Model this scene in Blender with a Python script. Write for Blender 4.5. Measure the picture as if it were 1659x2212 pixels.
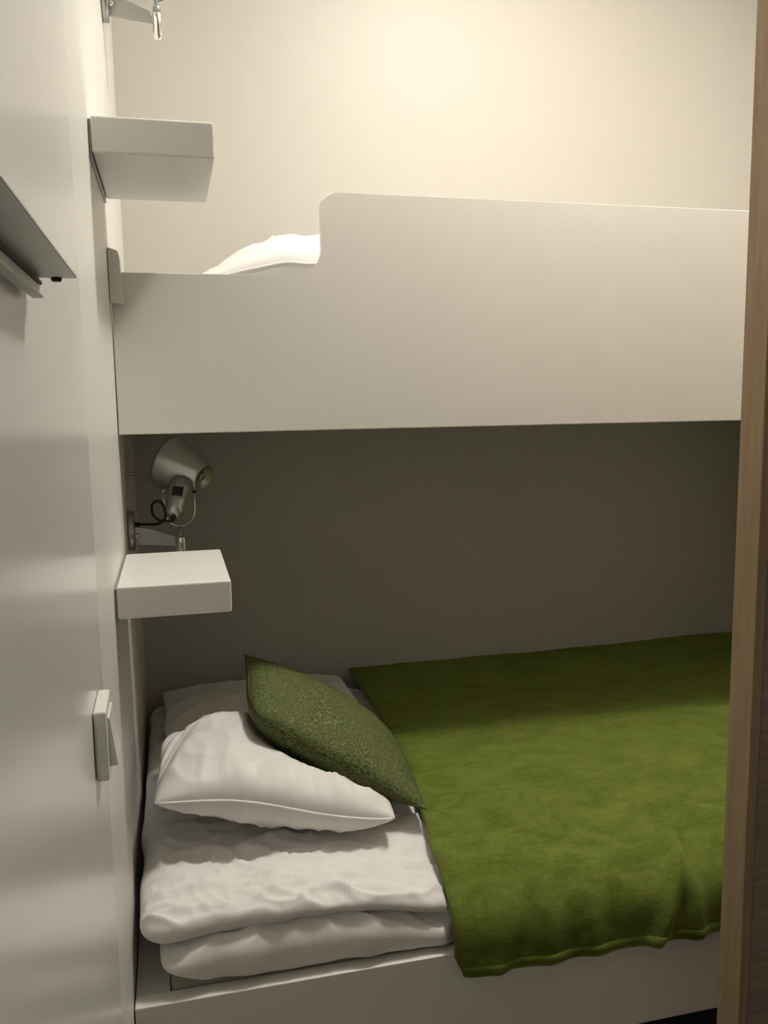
import bpy, bmesh, math, random
from mathutils import Vector, Matrix, noise

for o in list(bpy.data.objects):
    bpy.data.objects.remove(o, do_unlink=True)
SC = bpy.context.scene
COL = SC.collection
random.seed(7)

# ------------------------------------------------------------------ camera
YAW, PITCH, ROLL = 0.2406, 0.1316, -0.0145
fw = Vector((math.sin(YAW)*math.cos(PITCH), math.cos(YAW)*math.cos(PITCH), -math.sin(PITCH)))
r0 = Vector((math.cos(YAW), -math.sin(YAW), 0))
u0 = r0.cross(fw)
rr = r0*math.cos(ROLL) + u0*math.sin(ROLL)
uu = -r0*math.sin(ROLL) + u0*math.cos(ROLL)
cam = bpy.data.cameras.new('camera')
cam_o = bpy.data.objects.new('camera', cam)
COL.objects.link(cam_o)
m = Matrix((rr, uu, -fw)).transposed().to_4x4()
m.translation = Vector((0.1123, -1.9488, 0.0704))
cam_o.matrix_world = m
cam.sensor_fit = 'HORIZONTAL'
cam.sensor_width = 36
cam.lens = 36*1854.9/1659
cam.clip_start = 0.01
SC.camera = cam_o

# ------------------------------------------------------------------ light and exposure
SC.view_settings.view_transform = 'Standard'
SC.view_settings.look = 'None'
SC.view_settings.gamma = 1
SC.view_settings.exposure = 0.0
SC.view_settings.use_curve_mapping = False
world = bpy.data.worlds.new('world')
SC.world = world
world.use_nodes = True
world.node_tree.nodes['Background'].inputs[0].default_value = (1, .9, .75, 1)
world.node_tree.nodes['Background'].inputs[1].default_value = 0.0

CEIL = 1.76
FLOOR = -1.31
LAMP = 1.62


def area(name, loc, size, power, color=(1, .965, .885), spread=math.pi):
    l = bpy.data.lights.new(name, 'AREA')
    l.shape = 'DISK'
    l.size = size
    l.energy = power
    l.color = color
    l.spread = spread
    o = bpy.data.objects.new(name, l)
    o.location = loc
    COL.objects.link(o)
    return o


area('ceiling_lamp_light', (1.06, -0.30, LAMP), .22, 20.5)
area('ceiling_lamp_uplight', (1.06, -0.30, LAMP+.02), .22, 46.0).rotation_euler = (math.pi, 0, 0)


# ------------------------------------------------------------------ materials
def mat(name, color, rough=.5, spec=.5, metal=0., noise_amt=0., noise_scale=(8, 8, 8), bump=0., bump_scale=(200, 200, 200), coat=0., sheen=0.):
    mt = bpy.data.materials.new(name)
    mt.use_nodes = True
    nt = mt.node_tree
    b = nt.nodes['Principled BSDF']
    b.inputs['Base Color'].default_value = (*color, 1)
    b.inputs['Roughness'].default_value = rough
    b.inputs['Specular IOR Level'].default_value = spec
    b.inputs['Metallic'].default_value = metal
    b.inputs['Coat Weight'].default_value = coat
    b.inputs['Coat Roughness'].default_value = .15
    b.inputs['Sheen Weight'].default_value = sheen
    tc = nt.nodes.new('ShaderNodeTexCoord')

    def nz(scale, detail=4):
        mp = nt.nodes.new('ShaderNodeMapping')
        mp.inputs['Scale'].default_value = scale
        nt.links.new(tc.outputs['Object'], mp.inputs[0])
        n = nt.nodes.new('ShaderNodeTexNoise')
        n.inputs['Scale'].default_value = 1
        n.inputs['Detail'].default_value = detail
        nt.links.new(mp.outputs[0], n.inputs['Vector'])
        return n
    if noise_amt:
        n = nz(noise_scale)
        rp = nt.nodes.new('ShaderNodeValToRGB')
        rp.color_ramp.elements[0].position = .3
        rp.color_ramp.elements[1].position = .7
        rp.color_ramp.elements[0].color = (*[c*(1-noise_amt) for c in color], 1)
        rp.color_ramp.elements[1].color = (*[min(1, c*(1+noise_amt)) for c in color], 1)
        nt.links.new(n.outputs[0], rp.inputs[0])
        nt.links.new(rp.outputs[0], b.inputs['Base Color'])
    if bump:
        n2 = nz(bump_scale, 3)
        bp = nt.nodes.new('ShaderNodeBump')
        bp.inputs['Strength'].default_value = bump
        bp.inputs['Distance'].default_value = .002
        nt.links.new(n2.outputs[0], bp.inputs['Height'])
        nt.links.new(bp.outputs[0], b.inputs['Normal'])
    return mt


M = {}
M['wall'] = mat('wall_vinyl', (.80, .785, .745), .34, .45, noise_amt=.006, noise_scale=(60, 60, 3), bump=.02, bump_scale=(900, 900, 40))
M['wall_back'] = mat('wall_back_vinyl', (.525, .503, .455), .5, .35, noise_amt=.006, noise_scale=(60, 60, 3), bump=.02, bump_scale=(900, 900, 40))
M['panel'] = mat('lacquered_panel', (.85, .84, .81), .22, .5, noise_amt=.008, noise_scale=(3, 3, 3))
M['room'] = mat('room_paint', (.80, .78, .73), .7, .3, noise_amt=.02)
M['ceiling'] = mat('ceiling_paint', (.84, .82, .77), .8, .2, noise_amt=.02)
M['floor'] = mat('dark_floor', (.10, .085, .07), .5, .4, noise_amt=.2)
M['rail'] = mat('white_board', (.80, .78, .725), .38, .45, noise_amt=.01, noise_scale=(4, 4, 4))
M['shelf'] = mat('white_shelf_lacquer', (.82, .805, .77), .3, .5, noise_amt=.006)
M['gap'] = mat('dark_gap', (.08, .07, .06), .7, .2, noise_amt=.1)
M['plastic'] = mat('white_plastic', (.80, .79, .74), .3, .5, noise_amt=.005)
M['metal'] = mat('brushed_aluminium', (.52, .52, .50), .38, .5, 1., noise_amt=.04, noise_scale=(20, 20, 200))
M['satin'] = mat('satin_silver', (.46, .46, .45), .32, .5, .9, noise_amt=.03)
M['chrome'] = mat('chrome', (.85, .84, .82), .08, .5, 1., noise_amt=.01)
M['steel'] = mat('grey_steel', (.34, .34, .33), .42, .5, .6, noise_amt=.05)
M['flap'] = mat('grey_lacquer', (.87, .87, .84), .4, .5, noise_amt=.02)
M['black'] = mat('black_rubber', (.012, .012, .012), .5, .3, noise_amt=.2)
M['cotton'] = mat('white_cotton', (.84, .815, .79), .75, .2, noise_amt=.015, noise_scale=(15, 15, 15), bump=.1, bump_scale=(500, 500, 500), sheen=.1)
M['canvas'] = mat('beige_ticking', (.36, .33, .27), .85, .2, noise_amt=.15, noise_scale=(120, 60, 120))
M['bulb'] = mat('frosted_bulb', (.8, .78, .72), .3, .5, noise_amt=.01)


def wood(name, c1, c2, scale):
    mt = mat(name, c1, .5, .35)
    nt = mt.node_tree
    b = nt.nodes['Principled BSDF']
    tc = nt.nodes.new('ShaderNodeTexCoord')
    mp = nt.nodes.new('ShaderNodeMapping')
    mp.inputs['Scale'].default_value = scale
    n = nt.nodes.new('ShaderNodeTexNoise')
    n.inputs['Scale'].default_value = 1
    n.inputs['Detail'].default_value = 6
    n.inputs['Distortion'].default_value = .6
    rp = nt.nodes.new('ShaderNodeValToRGB')
    rp.color_ramp.elements[0].position = .32
    rp.color_ramp.elements[1].position = .68
    rp.color_ramp.elements[0].color = (*c1, 1)
    rp.color_ramp.elements[1].color = (*c2, 1)
    nt.links.new(tc.outputs['Object'], mp.inputs[0])
    nt.links.new(mp.outputs[0], n.inputs['Vector'])
    nt.links.new(n.outputs[0], rp.inputs[0])
    nt.links.new(rp.outputs[0], b.inputs['Base Color'])
    return mt


M['oak'] = wood('light_oak_edge', (.30, .21, .125), (.38, .275, .17), (150, 60, 5))
M['walnut'] = wood('dark_walnut', (.23, .165, .13), (.33, .25, .20), (4, 60, 160))


def satin_stripe():
    mt = mat('striped_satin', (.82, .79, .765), .6, .3, sheen=.1)
    nt = mt.node_tree
    b = nt.nodes['Principled BSDF']
    tc = nt.nodes.new('ShaderNodeTexCoord')
    w = nt.nodes.new('ShaderNodeTexWave')
    w.wave_type = 'BANDS'
    w.bands_direction = 'X'
    w.inputs['Scale'].default_value = 3.2
    w.inputs['Distortion'].default_value = 0
    rp = nt.nodes.new('ShaderNodeValToRGB')
    rp.color_ramp.elements[0].position = .45
    rp.color_ramp.elements[1].position = .55
    rp.color_ramp.elements[0].color = (.835, .81, .785, 1)
    rp.color_ramp.elements[1].color = (.86, .835, .81, 1)
    r2 = nt.nodes.new('ShaderNodeMapRange')
    r2.inputs[3].default_value = .75
    r2.inputs[4].default_value = .42
    nt.links.new(tc.outputs['Object'], w.inputs['Vector'])
    nt.links.new(w.outputs['Fac'], rp.inputs[0])
    nt.links.new(w.outputs['Fac'], r2.inputs[0])
    nt.links.new(rp.outputs[0], b.inputs['Base Color'])
    nt.links.new(r2.outputs[0], b.inputs['Roughness'])
    return mt


M['stripe'] = satin_stripe()


def green_plush():
    mt = mat('green_plush', (.13, .185, .02), .9, .1, sheen=.35)
    nt = mt.node_tree
    b = nt.nodes['Principled BSDF']
    b.inputs['Sheen Roughness'].default_value = .5
    b.inputs['Sheen Tint'].default_value = (.55, .7, .15, 1)
    tc = nt.nodes.new('ShaderNodeTexCoord')

    def nz(scale, d, det):
        mp = nt.nodes.new('ShaderNodeMapping')
        mp.inputs['Scale'].default_value = scale
        n = nt.nodes.new('ShaderNodeTexNoise')
        n.inputs['Scale'].default_value = 1
        n.inputs['Detail'].default_value = det
        n.inputs['Distortion'].default_value = d
        nt.links.new(tc.outputs['Object'], mp.inputs[0])
        nt.links.new(mp.outputs[0], n.inputs['Vector'])
        return n
    a = nz((9, 16, 16), 1.2, 6)
    c = nz((60, 160, 160), .3, 3)
    mx = nt.nodes.new('ShaderNodeMix')
    mx.data_type = 'FLOAT'
    mx.inputs[0].default_value = .35
    nt.links.new(a.outputs[0], mx.inputs[2])
    nt.links.new(c.outputs[0], mx.inputs[3])
    rp = nt.nodes.new('ShaderNodeValToRGB')
    rp.color_ramp.elements[0].position = .36
    rp.color_ramp.elements[1].position = .66
    rp.color_ramp.elements[0].color = (.062, .082, .010, 1)
    rp.color_ramp.elements[1].color = (.118, .146, .027, 1)
    nt.links.new(mx.outputs[0], rp.inputs[0])
    nt.links.new(rp.outputs[0], b.inputs['Base Color'])
    bp = nt.nodes.new('ShaderNodeBump')
    bp.inputs['Strength'].default_value = .25
    bp.inputs['Distance'].default_value = .004
    nt.links.new(c.outputs[0], bp.inputs['Height'])
    nt.links.new(bp.outputs[0], b.inputs['Normal'])
    return mt


M['plush'] = green_plush()


def leafy():
    """olive jacquard with pale curling outlines that bunch together like leaves and blossoms"""
    mt = mat('leaf_jacquard', (.10, .13, .035), .75, .12)
    nt = mt.node_tree
    b = nt.nodes['Principled BSDF']
    tc = nt.nodes.new('ShaderNodeTexCoord')
    nd = nt.nodes.new('ShaderNodeTexNoise')
    nd.inputs['Scale'].default_value = 26
    nd.inputs['Detail'].default_value = 2
    ad = nt.nodes.new('ShaderNodeVectorMath')
    ad.operation = 'MULTIPLY_ADD'
    ad.inputs[1].default_value = (.035, .035, .035)
    nt.links.new(tc.outputs['Object'], nd.inputs['Vector'])
    nt.links.new(nd.outputs['Color'], ad.inputs[0])
    nt.links.new(tc.outputs['Object'], ad.inputs[2])
    outs = []
    for sc, wd in ((88, .042), (150, .042)):
        v = nt.nodes.new('ShaderNodeTexVoronoi')
        v.feature = 'DISTANCE_TO_EDGE'
        v.inputs['Scale'].default_value = sc
        nt.links.new(ad.outputs[0], v.inputs['Vector'])
        r = nt.nodes.new('ShaderNodeMapRange')
        r.inputs[1].default_value = wd
        r.inputs[2].default_value = wd*2.0
        r.inputs[3].default_value = 1
        r.inputs[4].default_value = 0
        nt.links.new(v.outputs['Distance'], r.inputs[0])
        outs.append(r)
    # alternate patches of large and small motifs
    nm = nt.nodes.new('ShaderNodeTexNoise')
    nm.inputs['Scale'].default_value = 14
    nm.inputs['Detail'].default_value = 1
    nt.links.new(tc.outputs['Object'], nm.inputs['Vector'])
    st = nt.nodes.new('ShaderNodeMapRange')
    st.inputs[1].default_value = .47
    st.inputs[2].default_value = .53
    nt.links.new(nm.outputs[0], st.inputs[0])
    mx = nt.nodes.new('ShaderNodeMix')
    mx.data_type = 'FLOAT'
    nt.links.new(st.outputs[0], mx.inputs[0])
    nt.links.new(outs[0].outputs[0], mx.inputs[2])
    nt.links.new(outs[1].outputs[0], mx.inputs[3])
    rp = nt.nodes.new('ShaderNodeValToRGB')
    rp.color_ramp.elements[0].color = (.054, .066, .021, 1)
    rp.color_ramp.elements[1].color = (.138, .155, .058, 1)
    nt.links.new(mx.outputs[0], rp.inputs[0])
    nt.links.new(rp.outputs[0], b.inputs['Base Color'])
    return mt


M['leaf'] = leafy()


# ------------------------------------------------------------------ mesh helpers
def obj(name, bm, material, parent=None, smooth=False):
    me = bpy.data.meshes.new(name)
    bmesh.ops.recalc_face_normals(bm, faces=bm.faces)
    bm.to_mesh(me)
    bm.free()
    if smooth:
        for p in me.polygons:
            p.use_smooth = True
    o = bpy.data.objects.new(name, me)
    me.materials.append(material)
    COL.objects.link(o)
    if parent:
        o.parent = parent
        root = parent.parent or parent
        me.transform(Matrix.Translation(-root.location))
    return o


def tag(o, label=None, cat=None, group=None, kind=None):
    if label: o['label'] = label
    if cat: o['category'] = cat
    if group: o['group'] = group
    if kind: o['kind'] = kind
    return o


def empty(name, loc, label, cat, group=None):
    o = bpy.data.objects.new(name, None)
    o.empty_display_size = .05
    o.location = loc
    COL.objects.link(o)
    return tag(o, label, cat, group)


def box(x0, x1, y0, y1, z0, z1, bev=0., seg=2, bm=None):
    b = bmesh.new()
    bmesh.ops.create_cube(b, size=1)
    for v in b.verts:
        v.co = Vector(((x0+x1)/2+v.co.x*(x1-x0), (y0+y1)/2+v.co.y*(y1-y0), (z0+z1)/2+v.co.z*(z1-z0)))
    if bev:
        bmesh.ops.bevel(b, geom=list(b.edges), offset=bev, segments=seg, profile=.5, affect='EDGES')
    return merge(bm, b)


def merge(bm, b):
    if bm is None:
        return b
    me = bpy.data.meshes.new('tmp')
    b.to_mesh(me)
    b.free()
    bm.from_mesh(me)
    bpy.data.meshes.remove(me)
    return bm


def frame_from(d):
    d = Vector(d).normalized()
    a = Vector((0, 0, 1)) if abs(d.z) < .9 else Vector((1, 0, 0))
    x = a.cross(d).normalized()
    return x, d.cross(x), d


def lathe(origin, axis, prof, n=40, bm=None, close=False):
    """prof: (radius, distance along axis)"""
    b = bmesh.new()
    x, y, d = frame_from(axis)
    o = Vector(origin)
    rings = []
    for r, h in prof:
        if r < 1e-6:
            rings.append([b.verts.new(o+d*h)])
        else:
            rings.append([b.verts.new(o+d*h+(x*math.cos(2*math.pi*k/n)+y*math.sin(2*math.pi*k/n))*r) for k in range(n)])
    prs = list(zip(rings[:-1], rings[1:])) + ([(rings[-1], rings[0])] if close else [])
    for p, q in prs:
        for k in range(n):
            k2 = (k+1) % n
            if len(p) == 1 and len(q) == 1: continue
            if len(p) == 1: b.faces.new((p[0], q[k], q[k2]))
            elif len(q) == 1: b.faces.new((p[k], q[0], p[k2]))
            else: b.faces.new((p[k], q[k], q[k2], p[k2]))
    return merge(bm, b)


def tube(pts, r, n=10, bm=None, cap=True, smooth_steps=0):
    pts = [Vector(p) for p in pts]
    if smooth_steps:
        out = []
        P = [pts[0]] + pts + [pts[-1]]
        for i in range(1, len(P)-2):
            for s in range(smooth_steps):
                t = s/smooth_steps
                a, b_, c, d = P[i-1], P[i], P[i+1], P[i+2]
                out.append(.5*((2*b_)+(c-a)*t+(2*a-5*b_+4*c-d)*t*t+(3*b_-a-3*c+d)*t**3))
        pts = out + [pts[-1]]
    b = bmesh.new()
    rings = []
    prev = None
    for i, p in enumerate(pts):
        d = (pts[min(i+1, len(pts)-1)]-pts[max(i-1, 0)]).normalized()
        if prev is None:
            x, y, _ = frame_from(d)
        else:
            x = (prev-d*prev.dot(d)).normalized()
            y = d.cross(x)
        prev = x
        rings.append([b.verts.new(p+(x*math.cos(2*math.pi*k/n)+y*math.sin(2*math.pi*k/n))*r) for k in range(n)])
    for p, q in zip(rings[:-1], rings[1:]):
        for k in range(n):
            b.faces.new((p[k], p[(k+1) % n], q[(k+1) % n], q[k]))
    if cap:
        b.faces.new(rings[0][::-1])
        b.faces.new(rings[-1])
    return merge(bm, b)


def prism(poly, a, b_, axis='y'):
    """extrude polygon (list of 2-D points) between a and b_ along axis"""
    bm = bmesh.new()
    def mk(p, t):
        return {'y': (p[0], t, p[1]), 'x': (t, p[0], p[1]), 'z': (p[0], p[1], t)}[axis]
    v0 = [bm.verts.new(mk(p, a)) for p in poly]
    v1 = [bm.verts.new(mk(p, b_)) for p in poly]
    n = len(poly)
    bm.faces.new(v0)
    bm.faces.new(v1[::-1])
    for k in range(n):
        bm.faces.new((v0[k], v1[k], v1[(k+1) % n], v0[(k+1) % n]))
    return bm


def arc(cx, cy, r, a0, a1, n=10):
    return [(cx+r*math.cos(math.radians(a0+(a1-a0)*k/n)), cy+r*math.sin(math.radians(a0+(a1-a0)*k/n))) for k in range(n+1)]


def nz(x, y, z=0.):
    return noise.noise(Vector((x, y, z)))


def ridge(x, y, z=0., p=2.):
    return (1-min(1, abs(nz(x, y, z))*1.6))**p


def sstep(a, b, x):
    t = max(0., min(1., (x-a)/(b-a)))
    return t*t*(3-2*t)


def interp(pts, x):
    if x <= pts[0][0]: return pts[0][1]
    for (a, va), (b, vb) in zip(pts[:-1], pts[1:]):
        if x <= b:
            t = (x-a)/(b-a)
            t = t*t*(3-2*t)
            return va+(vb-va)*t
    return pts[-1][1]


def grid_solid(us, vs, fn_top, fn_bot):
    """closed shell from a top and a bottom grid that share their border"""
    bm = bmesh.new()
    nu, nv = len(us), len(vs)
    top = [[bm.verts.new(fn_top(u, v)) for v in vs] for u in us]
    bot = [[top[i][j] if i in (0, nu-1) or j in (0, nv-1) else bm.verts.new(fn_bot(us[i], vs[j])) for j in range(nv)] for i in range(nu)]
    for i in range(nu-1):
        for j in range(nv-1):
            bm.faces.new((top[i][j], top[i+1][j], top[i+1][j+1], top[i][j+1]))
            q = (bot[i][j], bot[i][j+1], bot[i+1][j+1], bot[i+1][j])
            if len(set(q)) == 4 and set(q) != {top[i][j], top[i+1][j], top[i+1][j+1], top[i][j+1]}:
                bm.faces.new(q)
    return bm


def cosgrid(n):
    return [-math.cos(math.pi*k/n) for k in range(n+1)]


# ================================================================== SETTING
def struct(name, bm, material, parent=None):
    o = obj(name, bm, material, parent)
    if not parent: o['kind'] = 'structure'
    return o


XR, YB, YF = 2.10, 0.75, -2.45
struct('wall_left', box(-.10, 0, YF, YB+.1, FLOOR, CEIL), M['wall'])
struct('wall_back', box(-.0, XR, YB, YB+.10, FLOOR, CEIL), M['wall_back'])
struct('wall_right', box(XR, XR+.1, YF, YB+.1, FLOOR, CEIL), M['room'])
struct('wall_front', box(-.10, XR+.1, YF-.1, YF, FLOOR, CEIL), M['room'])
struct('floor', box(-.10, XR+.1, YF-.1, YB+.1, FLOOR-.1, FLOOR), M['floor'])
struct('ceiling', box(-.10, XR+.1, YF-.1, YB+.1, CEIL, CEIL+.1), M['ceiling'])

# lacquered leaf standing slightly off the left wall
TILT = 0.008
HY = -.70


def leafx(y):
    return TILT*(HY-y)+.0008


bm = bmesh.new()
pl = [(0.0003, HY), (leafx(HY), HY), (leafx(YF+.01), YF+.01), (0.0003, YF+.01)]
struct('door_1', prism(pl, FLOOR+.004, CEIL-.004, 'z'), M['panel'])

# ================================================================== UPPER BUNK
ub = empty('upper_bunk', (0.0, 0.0, 0.0), 'white upper bunk with a stepped front guard board, fixed between the walls', 'bunk bed')
ZT, ZL = .5244, .3439
prof = [(.002, 0.0), (XR-.002, 0.0), (XR-.002, ZT)]
prof += arc(.488, ZT-.032, .032, 90, 180, 8)
prof += arc(.394, ZL+.062, .062, 0, -90, 10)
prof += [(.002, ZL)]
bm = prism(prof, 0.0, .022, 'y')
sel = [e for e in bm.edges if abs(e.verts[0].co.y-e.verts[1].co.y) < 1e-6]
bmesh.ops.bevel(bm, geom=sel, offset=.0025, segments=2, profile=.5, affect='EDGES')
obj('guard_board', bm, M['rail'], ub)
obj('base_board', box(.002, XR-.002, .0225, YB-.002, .035, .06), M['rail'], ub)
b2 = box(.004, XR-.004, .06, YB-.006, .0605, .265, .03, 3)
mt_o = obj('mattress', b2, M['cotton'])
tag(mt_o, 'white mattress lying behind the upper guard board', 'mattress')

# white block under the guard board's end, on the wall
poly = [(.001, .278), (.027, .278), (.0265, .30), (.0245, .32), (.0245, .365), (.0215, .381), (.001, .388)]
bm = prism(poly, -.042, -.001, 'y')
bmesh.ops.bevel(bm, geom=[e for e in bm.edges], offset=.002, segments=2, profile=.5, affect='EDGES')
tag(obj('stop_block', bm, M['shelf']), 'small white block on the left wall at the end of the upper guard board', 'block')


# ================================================================== SHELVES
def shelf(z, label):
    e = empty('wall_shelf', (0, -.2, z), label, 'shelf', 'white bedside wall shelves')
    obj('shelf_board', box(.0045, .207, -.3747, -.0275, z, z+.06, .004, 3), M['shelf'], e)
    tag(obj('mounting_plate', box(.0005, .0040, -.370, -.030, z-.0085, z+.055), M['steel'], e), 'grey mounting plate')
    return e


shelf(.4854, 'upper white wall shelf beside the top bunk, seen from below')
shelf(-.2573-.06, 'lower white wall shelf in front of the silver reading lamp, seen from above')


# ================================================================== READING LAMPS
def copy_tree(o, parent=None):
    c = o.copy()
    COL.objects.link(c)
    if parent: c.parent = parent
    for ch in o.children: copy_tree(ch, c)
    return c


def reading_lamp(y, z):
    e = empty('reading_lamp', (0, y, z), 'silver cone reading lamp on the left wall behind the lower shelf', 'lamp', 'wall reading lamps')
    O = Vector((0, y, z))
    # round wall plate
    obj('wall_plate', lathe(O+Vector((.0005, 0, 0)), (1, 0, 0), [(0, 0), (.0475, 0), (.048, .003), (.048, .012), (.0455, .015), (0, .016)], 48), M['satin'], e, True)
    bm = lathe(O+Vector((.016, -.012, -.012)), (1, 0, 0), [(0, 0), (.006, 0), (.007, .003), (.007, .007), (.004, .010), (0, .0105)], 20)
    obj('set_screw', bm, M['chrome'], e, True)
    bm = lathe(O+Vector((.016, .012, -.026)), (1, 0, 0), [(0, 0), (.004, 0), (.004, .004), (0, .005)], 16)
    obj('set_screw', bm, M['chrome'], e, True)
    # triangular cantilever fin
    bm = prism([(.0155, z-.035), (.0155, z+.010), (.050, z+.003), (.110, z-.018), (.112, z-.043)], y-.004, y+.004, 'y')
    bmesh.ops.bevel(bm, geom=[ed for ed in bm.edges], offset=.001, segments=1, affect='EDGES')
    tag(obj('bracket_arm', bm, M['metal'], e), 'triangular aluminium bracket arm')
    # pivot cylinder
    cx = .124
    P = O+Vector((cx, 0, 0))
    obj('pivot', lathe(P+Vector((0, 0, -.082)), (0, 0, 1), [(0, 0), (.006, .001), (.0105, .006), (.0125, .013), (.0125, .056), (.0115, .059), (.0115, .061), (.009, .062), (0, .062)], 32), M['chrome'], e, True)
    obj('ferrule', lathe(P+Vector((0, 0, -.0195)), (0, 0, 1), [(0, 0), (.0085, 0), (.0085, .013), (.0065, .016), (.0055, .017), (.0055, .025), (0, .026)], 28), M['steel'], e, True)
    # fork
    f0 = P+Vector((0, 0, .0062))
    pts = [f0+Vector((-.0365, 0, .092)), f0+Vector((-.0365, 0, .048))]
    for a in range(180, 361, 12):
        pts.append(f0+Vector((.0365*math.cos(math.radians(a)), 0, .0385+.0385*math.sin(math.radians(a)))))
    pts += [f0+Vector((.0365, 0, .048)), f0+Vector((.0365, 0, .092))]
    obj('fork', tube(pts, .0022, 10), M['chrome'], e, True)
    for s in (-1, 1):
        sc = f0+Vector((s*.0365, 0, .088))
        k = obj('fork_screw', lathe(sc-Vector((.006, 0, 0)), (1, 0, 0), [(0, 0), (.0055, 0), (.0065, .003), (.0065, .010), (.005, .012), (0, .012)], 20), M['satin'] if s < 0 else M['black'], e, True)
    # shade: truncated cone, its mouth turned to the wall
    base = O+Vector((.186, -.020, .125))
    ax = Vector((-.77, .55, .34)).normalized()
    pr = [(0, .012), (.012, .012), (.0125, .010), (.024, .009), (.031, .001), (.035, .002), (.037, .007), (.0705, .100), (.0725, .106), (.0705, .1065), (.069, .101), (.034, .013), (0, .014)]
    sh = obj('shade', lathe(base, ax, pr, 56), M['metal'], e, True)
    tag(obj('vent_cap', lathe(base, ax, [(0, .004), (.0085, .004), (.0095, .0055), (.0095, .0115), (0, .0115)], 24), M['steel'], sh, True), 'dark vent cap')
    # wire handle at the mouth
    mouth = base+ax*.106
    u = Vector((0, 0, 1))
    u = (u-ax*u.dot(ax)).normalized()
    hb = mouth+Vector((-.020, -.02, -.034))
    tip = hb+Vector((-.078, .006, .012))
    obj('wire_handle', tube([hb+Vector((0, 0, .009)), tip+Vector((0, 0, .003)), tip-Vector((0, 0, .003)), hb-Vector((0, 0, .009))], .0014, 8), M['steel'], sh, True)
    # lamp holder
    h0 = O+Vector((.124, -.050, .098))
    hd = Vector((-.17, -.58, -.60)).normalized()
    hold = obj('lamp_holder', lathe(h0-hd*.022, hd, [(0, 0), (.0255, 0), (.027, .003), (.027, .022), (.0255, .025), (.0250, .052), (.0245, .060), (.0225, .066), (.0215, .082), (.017, .094), (.010, .099), (0, .100)], 36), M['satin'], e, True)
    xx, yy, _ = frame_from(hd)
    toward = Vector((-.05, -1, .5))
    toward = (toward-hd*toward.dot(hd)).normalized()
    side = hd.cross(toward)
    c = h0+hd*.020+toward*.0252
    bm = bmesh.new()
    vs = [c+side*a*.012+hd*b_*.012+toward*t for t in (-.004, .002) for a, b_ in ((-1, -1), (1, -1), (1, 1), (-1, 1))]
    vv = [bm.verts.new(v) for v in vs]
    for q in ((0, 1, 2, 3), (7, 6, 5, 4), (0, 4, 5, 1), (1, 5, 6, 2), (2, 6, 7, 3), (3, 7, 4, 0)): bm.faces.new([vv[i] for i in q])
    tag(obj('rocker', bm, M['black'], hold), 'black rocker switch')
    # bulb inside
    obj('bulb', lathe(base+ax*.042, ax, [(0, -.02), (.012, -.018), (.014, 0), (.026, .025), (.026, .045), (.014, .060), (0, .063)], 24), M['bulb'], e, True)
    # cable with one loop
    ce = h0+hd*.078
    cs = O+Vector((.016, -.008, .016))
    L = lambda x_, y_, z_: O+Vector((x_, y_, z_))
    pts = [ce, ce+hd*.012, L(.090, -.085, .032), L(.072, -.080, .035), L(.060, -.070, .050), L(.061, -.066, .070),
           L(.074, -.064, .078), L(.086, -.060, .066), L(.090, -.054, .046), L(.086, -.044, .028), L(.070, -.028, .018), L(.052, -.014, .0155), cs+Vector((.022, 0, -.0005)), cs]
    cb = obj('cable', tube(pts, .0031, 10, smooth_steps=6), M['black'], e, True)
    bm = lathe(cs+Vector((-.001, 0, 0)), (1, 0, 0), [(0, 0), (.0055, 0), (.0055, .010), (.0045, .012), (0, .012)], 18)
    obj('strain_relief', bm, M['black'], cb, True)
    bm = lathe(ce-hd*.004, hd+Vector((-.05, -.2, .1)), [(0, 0), (.0068, 0), (.0055, .016), (0, .016)], 18)
    obj('strain_relief', bm, M['black'], cb, True)
    return e


lamp = reading_lamp(.21, -.241)
lamp2 = copy_tree(lamp)
lamp2.location = (0, .28, 1.0)
lamp2['label'] = 'chrome lamp bracket at the top of the left wall above the upper shelf'

# ================================================================== LIGHT SWITCH
sx = leafx(-.835)
sw = empty('light_switch', (sx, -.835, -.352), 'white rocker light switch low on the left wall near the bed', 'switch')


def on_leaf(o):
    """turn a child built against x=0 round its parent so it lies flat on the leaf"""
    return o


ROT = Matrix.Rotation(math.atan(TILT), 4, 'Z')
bm = box(.0004, .0165, -.045, .045, -.045, .045, .0035, 3)
swp = obj('switch_frame', bm, M['plastic'])
bm = prism([(.015, -.032), (.0265, -.032), (.0185, .032), (.015, .032)], -.030, .030, 'y')
bmesh.ops.bevel(bm, geom=[ed for ed in bm.edges], offset=.001, segments=2, affect='EDGES')
swr = obj('rocker', bm, M['plastic'])
for o in (swp, swr):
    o.parent = sw
sw.rotation_euler = (0, 0, math.atan(TILT))

# ================================================================== RAIL WITH FLAP, LEFT EDGE
hr = empty('wall_flap', (.0085, -1.45, .153), 'grey metal flap with a slotted support bar, on the left wall near the camera', 'wall flap')
n0, e0 = -.36, .258
poly = [(.002, n0), (.035, n0), (.035, e0-.001), (.034, e0), (.006, e0), (.002, e0-.010)]
bm = prism(poly, .0175, .0205, 'z')
bmesh.ops.bevel(bm, geom=[ed for ed in bm.edges], offset=.0008, segments=2, affect='EDGES')
flap = obj('flap_plate', bm, M['flap'])
flap.parent = hr
bm = lathe((.0195, e0-.004, .0145), (0, 0, 1), [(0, 0), (.0035, 0), (.0042, .0012), (.0042, .0030), (0, .0030)], 20)
o = obj('rubber_stop', bm, M['black'], None, True)
o.parent = flap
bm = box(.0004, .0065, n0, e0-.002, .004, .0172, .0010, 2)
bar = obj('support_bar', bm, M['flap'])
bar.parent = hr
bm = box(.0066, .0085, n0, e0-.004, .0115, .0150, .0006, 1)
o = obj('slot', bm, M['black'])
o.parent = bar
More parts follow.
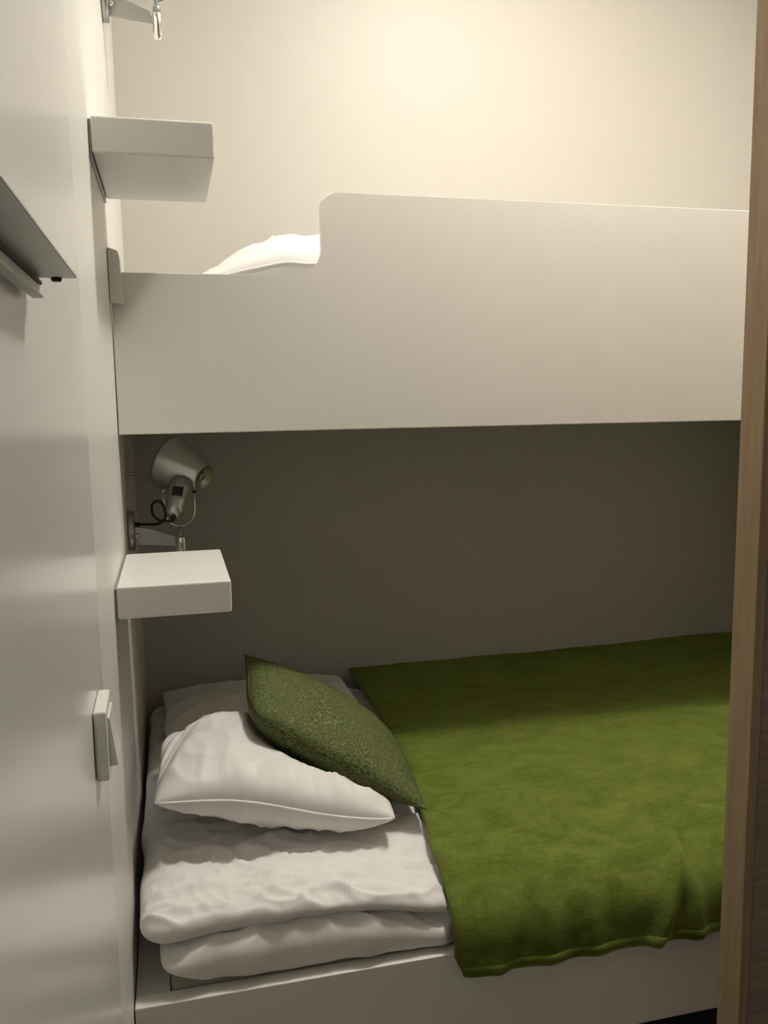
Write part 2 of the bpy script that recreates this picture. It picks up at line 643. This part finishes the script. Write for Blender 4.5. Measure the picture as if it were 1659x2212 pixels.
bm = box(.0004, .0090, n0, e0-.004, .0010, .0036, .0006, 1)
o = obj('flange', bm, M['flap'])
o.parent = hr

# ================================================================== WOODEN PARTITION, RIGHT
wp = empty('wardrobe', (1.5, -.78, FLOOR), 'dark wooden wardrobe panel with a light oak edge at the right of the picture', 'wardrobe')
obj('edge_band', box(.993, 1.012, -.806, -.75, FLOOR+.002, CEIL-.002, .001, 1), M['oak'], wp)
obj('front_panel', box(1.0122, XR-.002, -.806, -.75, FLOOR+.002, CEIL-.002), M['walnut'], wp)

# ================================================================== LOWER BED
ZD = -1.0088
lb = empty('lower_bed', (0, 0, FLOOR), 'white box bed under the bunk with a plain front board', 'bed')
bm = box(.002, XR-.002, -.4705, -.4365, -1.2435, ZD, .002, 2)
obj('front_board', bm, M['rail'], lb)
obj('bed_base', box(.002, XR-.002, -.436, YB-.002, -1.2435, -1.125), M['rail'], lb)
obj('side_ledge', box(.002, .064, -.436, YB-.002, -1.1248, ZD-.004, .001, 1), M['rail'], lb)
bm = box(.06, XR-.05, -.38, YB-.01, FLOOR+.001, -1.244)
tag(obj('plinth', bm, M['black'], lb), 'black recessed plinth')

bm = box(.066, XR-.004, -.435, YB-.004, -1.124, -.985, .008, 3)
tag(obj('mattress', bm, M['canvas']), 'beige mattress edge showing under the folded duvet on the lower bed', 'mattress')


# resting pose of the cushion, so that what lies under it can give way
tip1 = Vector((.612, -.258, -.815))
tip2 = Vector((.270, .245, -.585))
d1 = (tip2-tip1).normalized()
view = ((tip1+tip2)/2-Vector((.1123, -1.9488, .0704))).normalized()
n0v = d1.cross(view).normalized()
if n0v.z < 0: n0v = -n0v
AL = math.radians(19)
nn = (n0v*math.cos(AL)-view*math.sin(AL))
nn = (nn-d1*nn.dot(d1)).normalized()
d2 = nn.cross(d1).normalized()
half = (tip2-tip1).length/2/math.sqrt(2)
ea = (d1+d2).normalized()
eb = (d1-d2).normalized()
CC = (tip1+tip2)/2


CT = .088


def press(p):
    r = p-CC
    a, b, h = r.dot(ea)/half, r.dot(eb)/half, r.dot(nn)
    if abs(a) < 1 and abs(b) < 1:
        hb = -1.0*CT*math.sqrt((1-a*a)*(1-b*b))-.007
        if hb < h < .10:
            p.z -= (h-hb)/nn.z
    return p


# ------------------------------------------------------------------ duvet (one piece, folded double)
def wr(x, y, s=0.):
    """cotton wrinkles, long creases along the bed with finer ones across them"""
    q = y+.25*x+.02*nz(x*7, y*7, s+1)
    a = ridge(x*4+1.3*nz(x*4, y*4, s), q*15, s, 6)*.50
    b = ridge(x*9+q*6, q*26-x*7, s+5, 5)*.36
    c = ridge(x*20-q*9, q*30+x*12, s+9, 2.5)*.16
    return a+b+c-.24


def bed_cap(y):
    return interp([(-.462, -.960), (-.445, -.940), (-.39, -.906), (-.33, -.879), (-.25, -.859), (-.15, -.847), (0, -.842), (.8, -.837)], y)


def layer(x0, x1, y0, y1, mid, thick, rad, wamp, seed, nx=190, ny=150):
    # denser to the left, where it can be seen
    xs = []
    for k in range(nx+1):
        t = k/nx
        xs.append(t)
    def xmap(t):
        if t < .82:
            q = t/.82
            q = 1-math.cos(q*math.pi/2)
            return x0+q*(.78-x0)
        return .78+(t-.82)/.18*(x1-.78)
    def ymap(t):
        q = (1-math.cos(math.pi*min(1, t)))/2
        return y0+(.8*q+.2*t)*(y1-y0)
    def place(x, y):
        dx, dy = min(x-x0, x1-x), min(y-y0, y1-y)
        a_, b_ = max(0., 1-dx/rad), max(0., 1-dy/rad)
        if a_ > 0 and b_ > 0:
            a2, b2 = a_*math.sqrt(1-b_*b_/2), b_*math.sqrt(1-a_*a_/2)
            x += (a_-a2)*rad*(1 if x-x0 < x1-x else -1)
            y += (b_-b2)*rad*(1 if y-y0 < y1-y else -1)
            a_, b_ = a2, b2
        k = min(1., math.hypot(a_, b_))
        return x, y, math.sqrt(max(0., 1-k*k))
    def warp(x, y):
        wx = .012*nz(y*7, seed, 1)*(1-sstep(x0, x0+.2, x))
        wy = (.014*nz(x*7, seed, 2)+.009*nz(x*17, seed, 3))*(1-sstep(y0, y0+.15, y))
        return x+wx, y+wy
    def top(t, s):
        x, y, h = place(xmap(t), ymap(s))
        X, Y = warp(x, y)
        z = mid(x, y)+thick(x, y)*h+wamp*wr(x, y, seed)*min(1, h*1.5)
        k = sstep(.585, .62, X)
        Y = Y+(max(Y, -.44)-Y)*k
        return press(Vector((X, Y, z+(min(z, bed_cap(Y))-z)*k)))
    def bot(t, s):
        x, y, h = place(xmap(t), ymap(s))
        X, Y = warp(x, y)
        k = sstep(.585, .62, X)
        z = max(mid(x, y)-thick(x, y)*h, -.981 if Y > -.438 else -1.004)
        Y = Y+(max(Y, -.44)-Y)*k
        return Vector((X, Y, z+(min(z, bed_cap(Y)-.004)-z)*k))
    return grid_solid(xs, [k/ny for k in range(ny+1)], top, bot)


def mid_up(x, y):
    front = interp([(0, -.895), (.12, -.888), (.25, -.884), (.40, -.890), (.62, -.925), (.9, -.93)], x)
    back = interp([(0, -.880), (.6, -.880), (2, -.880)], x)
    return back+(front-back)*(1-sstep(-.42, -.18, y))


def th_up(x, y):
    return interp([(0, .036), (.1, .034), (.4, .026), (.62, .022), (2, .022)], x)+.006*nz(x*9, y*5, 3)


def mid_lo(x, y):
    front = interp([(0, -.955), (.08, -.955), (.2, -.955), (.4, -.958), (.62, -.982), (.9, -.985)], x)
    back = -.938
    return back+(front-back)*(1-sstep(-.44, -.30, y))


def th_lo(x, y):
    f = interp([(0, .016), (.07, .026), (.14, .050), (.28, .056), (.42, .052), (.62, .030), (2, .028)], x)
    return .034+(f-.034)*(1-sstep(-.44, -.36, y))


bm = layer(.012, 2.03, -.452, .68, mid_up, th_up, .055, .022, 2.0)
bm = merge(bm, layer(.050, 2.03, -.462, .68, mid_lo, th_lo, .045, .016, 9.0))
duv = obj('duvet', bm, M['cotton'], None, True)
tag(duv, 'crumpled white duvet folded double across the lower bed', 'duvet')


# ------------------------------------------------------------------ pillows
def pillow_mesh(a, b, T, fn, n=70, pull=.06, power=.5, wamp=.006, seed=1., vpow=None, blunt=0.):
    g = cosgrid(n)
    def pt(u, v, s):
        cr = 1-(blunt*(u*v)**4 if blunt >= 0 else (-blunt*(u*v)**2 if u*v < 0 else 0))
        x = a*u*(1-pull*(1-v*v))*cr
        y = b*v*(1-pull*(1-u*u))*cr
        h = T*max(0., 1-u*u)**power*max(0., 1-v*v)**(vpow or power)
        k = min(1, max(0., (1-u*u)*(1-v*v))*6)
        w = wamp*k*(ridge(x*9+seed, y*9, seed, 3)*.8+ridge(x*20, y*7+seed, seed+3, 3)*.5-.5)
        return fn(x, y, s*(h+w), u, v, s)
    return grid_solid(g, g, lambda u, v: pt(u, v, 1), lambda u, v: pt(u, v, -1))


def white_pillow(name_label, c, a, b, rot, mid, T, zmin, wamp, seed, power=.42, material='stripe', seam=True, pull=.05, n=80, vpow=None, under=.8):
    cs, sn = math.cos(rot), math.sin(rot)
    def fn(x, y, h, u, v, s):
        X = c[0]+x*cs-y*sn
        Y = c[1]+x*sn+y*cs
        z = mid(X, Y)+h*(1 if s > 0 else under)
        zb = zmin+.004*nz(X*9, Y*9, seed)
        if s < 0 or z < zb: z = max(z, zb)
        if s > 0:
            p = press(Vector((X, Y, z)))
            p.z = max(p.z, zb+.003)
            return p
        return Vector((X, Y, z))
    o = obj('pillow', pillow_mesh(a, b, T, fn, n, pull, power, wamp, seed, vpow, .045), M[material], None, True)
    tag(o, name_label, 'pillow')
    if seam:
        k = 60
        pts = [fn(a*u*(1-.045*u**4), -b*(1-pull*(1-u*u))*(1-.045*u**4)-.001, 0, u, -1, 1) for u in [-.97+1.94*i/k for i in range(k+1)]]
        s_ = obj('seam', tube(pts, .0028, 6), M[material], None, True)
        s_.parent = o
    return o


# large one in front
def mid_main(X, Y):
    d = (X-.055)*-.92+(Y+.27)*.40
    flank = .028*sstep(0, .07, d)+.007*sstep(.01, .04, d)*math.sin(d*150+6*nz(X*6, Y*6, 2))
    return -.710-.095*sstep(.05, .58, X)-.036*sstep(-.05, .2, Y)+.008*nz(X*5, Y*5, 4)-flank


white_pillow('plump white striped pillow at the front left of the lower bed', (.296, -.075), .254, .225, -.03, mid_main, .098, -.834, .010, 3.3, power=.55, vpow=.40, under=1.0, pull=.045, n=110)
# flat one at the back
white_pillow('flat white pillow at the back of the lower bed by the wall', (.33, .50), .285, .19, 0.02, lambda X, Y: -.812+.008*nz(X*6, Y*6, 2), .042, -.838, .009, 8.1, power=.42)
# upper bunk
white_pillow('white pillow lying on the upper bunk behind the guard board', (.445, .36), .285, .225, .03, lambda X, Y: .345+.048*sstep(.15, .42, X)+.006*nz(X*14, Y*3, 3), .094, .268, .009, 5.2, power=.8, material='cotton', under=1.0, n=110, vpow=.45)


# ------------------------------------------------------------------ green blanket
BP = [(.742, -.816), (.60, -.822), (.40, -.8245), (.20, -.826), (0, -.829), (-.15, -.834), (-.25, -.846), (-.33, -.866), (-.39, -.889), (-.436, -.911), (-.464, -.936), (-.478, -.968), (-.482, -1.008), (-.4815, -1.047)]
ac = [0.]
for p, q in zip(BP[:-1], BP[1:]): ac.append(ac[-1]+math.dist(p, q))
LT = ac[-1]


def bprof(s):
    """Catmull-Rom along the profile by arc length"""
    s = max(0., min(LT, s))
    i = max(k for k in range(len(BP)-1) if ac[k] <= s+1e-9)
    t = (s-ac[i])/(ac[i+1]-ac[i])
    P0, P1, P2, P3 = BP[max(i-1, 0)], BP[i], BP[i+1], BP[min(i+2, len(BP)-1)]
    return [.5*(2*P1[k]+(P2[k]-P0[k])*t+(2*P0[k]-5*P1[k]+4*P2[k]-P3[k])*t*t+(3*P1[k]-P0[k]-3*P2[k]+P3[k])*t**3) for k in (0, 1)]


def bnorm(s):
    a, b = bprof(s-.01), bprof(s+.01)
    dy, dz = b[0]-a[0], b[1]-a[1]
    l = math.hypot(dy, dz)
    return (dz/l, -dy/l) if True else None


FOLDS = [(.690, .20, .009, .018, -.35), (.80, .22, .009, .030, .10), (.90, .21, .010, .030, .25), (1.030, .22, .018, .018, -.45), (1.125, .19, .014, .022, .10), (1.30, .16, .012, .03, .2), (.66, .2, .006, .03, -.25), (1.55, .2, .012, .04, .2), (1.8, .2, .012, .04, .1)]


def bpoint(x, s, lift=0.):
    y, z = bprof(s)
    ny, nzv = bnorm(s)
    d = .0035*nz(x*5, s*6, 1)+.0016*nz(x*14, s*14, 2)
    e = LT-s                       # distance from the hem
    for fx, fl, amp, wd, sl in FOLDS:
        w = sstep(fl+.06, fl-.10, e) if fl else 0
        c = fx-sl*e
        k = (x-c)/wd
        d += w*amp*(math.exp(-k*k)-.22*math.exp(-((k-1.9)/1.1)**2))
    hang = sstep(.30, .14, e)
    d = d*(1-hang)+hang*(d+.004+math.sqrt((d+.004)**2+.00003))*.5
    y2 = y+ny*(d+lift)
    z2 = z+nzv*(d+lift)
    z2 += .010*sstep(1.5, 1.9, x)*sstep(.35, 0, s)*max(0, 1-abs(x-1.9)/.5)
    return Vector((x, y2, z2))


def left_edge(s):
    y = bprof(s)[0]
    e = LT-s
    x = interp([(-.49, .598), (-.33, .600), (-.25, .609), (.0, .640), (.16, .650), (.8, .646)], y)
    x += .018*sstep(.05, 0, e) + .003*nz(s*14, 3, 3)
    return x


def hem_drop(x):
    return .004*nz(x*8, 1, 1)


NS = 150
ss = [LT*(k/NS) for k in range(NS+1)]
xt = []
for k in range(171):
    t = k/170
    xt.append(t*.62/.9 if t < .9 else .62/.9*.9/.9+(t-.9)*3.1)
xt = [k/150*.72 for k in range(151)]+[.72+.28*(k/20) for k in range(1, 21)]


def bl(t, k, lift):
    s = ss[k]
    x = left_edge(s)+t*(2.085-left_edge(s))
    return bpoint(x, s, lift)


bm = bmesh.new()
TH = .007
rows_t = [[bm.verts.new(bl(t, k, TH if 0 < i else TH*.5)) for k in range(NS+1)] for i, t in enumerate(xt)]
rows_b = [[bm.verts.new(bl(t, k, 0)) for k in range(NS+1)] for t in xt]
for i in range(len(xt)-1):
    for k in range(NS):
        bm.faces.new((rows_t[i][k], rows_t[i+1][k], rows_t[i+1][k+1], rows_t[i][k+1]))
        bm.faces.new((rows_b[i][k], rows_b[i][k+1], rows_b[i+1][k+1], rows_b[i+1][k]))
for k in range(NS):
    bm.faces.new((rows_t[0][k], rows_t[0][k+1], rows_b[0][k+1], rows_b[0][k]))
    bm.faces.new((rows_t[-1][k], rows_b[-1][k], rows_b[-1][k+1], rows_t[-1][k+1]))
for i in range(len(xt)-1):
    bm.faces.new((rows_t[i][0], rows_b[i][0], rows_b[i+1][0], rows_t[i+1][0]))
    bm.faces.new((rows_t[i][NS], rows_t[i+1][NS], rows_b[i+1][NS], rows_b[i][NS]))
blk = obj('blanket', bm, M['plush'], None, True)
tag(blk, 'green plush blanket spread over the lower bed and hanging over its front board', 'blanket')
# doubled hem strip along the lower edge
bm = bmesh.new()
r = []
for t in xt[1:]:
    def hp(s_, l_):
        return bpoint(left_edge(s_)+t*(2.085-left_edge(s_)), s_, l_)
    r.append([hp(LT-.0005, TH-.002), hp(LT-.0005, TH+.0010), hp(LT-.013, TH+.0030), hp(LT-.022, TH+.0022), hp(LT-.0245, TH-.001)])
r = [[bm.verts.new(p) for p in row] for row in r]
for p, q in zip(r[:-1], r[1:]):
    for k in range(4): bm.faces.new((p[k], p[k+1], q[k+1], q[k]))
    bm.faces.new((p[4], p[0], q[0], q[4]))
bm.faces.new(r[0])
bm.faces.new(r[-1][::-1])
hem = obj('hem', bm, M['plush'], None, True)
hem.parent = blk

# ------------------------------------------------------------------ patterned cushion
def fnc(x, y, h, u, v, s):
    return ea*x+eb*y+nn*(h*(.84 if s > 0 else 1.0)-.004*(1-max(abs(u), abs(v))))


cu = obj('cushion', pillow_mesh(half, half, .088, fnc, 90, .07, .5, .004, 6.6, None, -.20), M['leaf'], None, True)
cu.location = CC
tag(cu, 'olive green cushion with a leafy pattern leaning on the white pillow', 'cushion')
bm = tube([(ea*half*a*(1-.07*(1-b*b))+eb*half*b*(1-.07*(1-a*a)))*(1-(.20*(a*b)**2 if a*b < 0 else 0)) for a, b in
           [(-1+2*k/30, -1) for k in range(30)]+[(1, -1+2*k/30) for k in range(30)]+[(1-2*k/30, 1) for k in range(30)]+[(-1, 1-2*k/30) for k in range(31)]], .0014, 6)
cs_ = obj('seam', bm, M['leaf'], None, True)
cs_.parent = cu
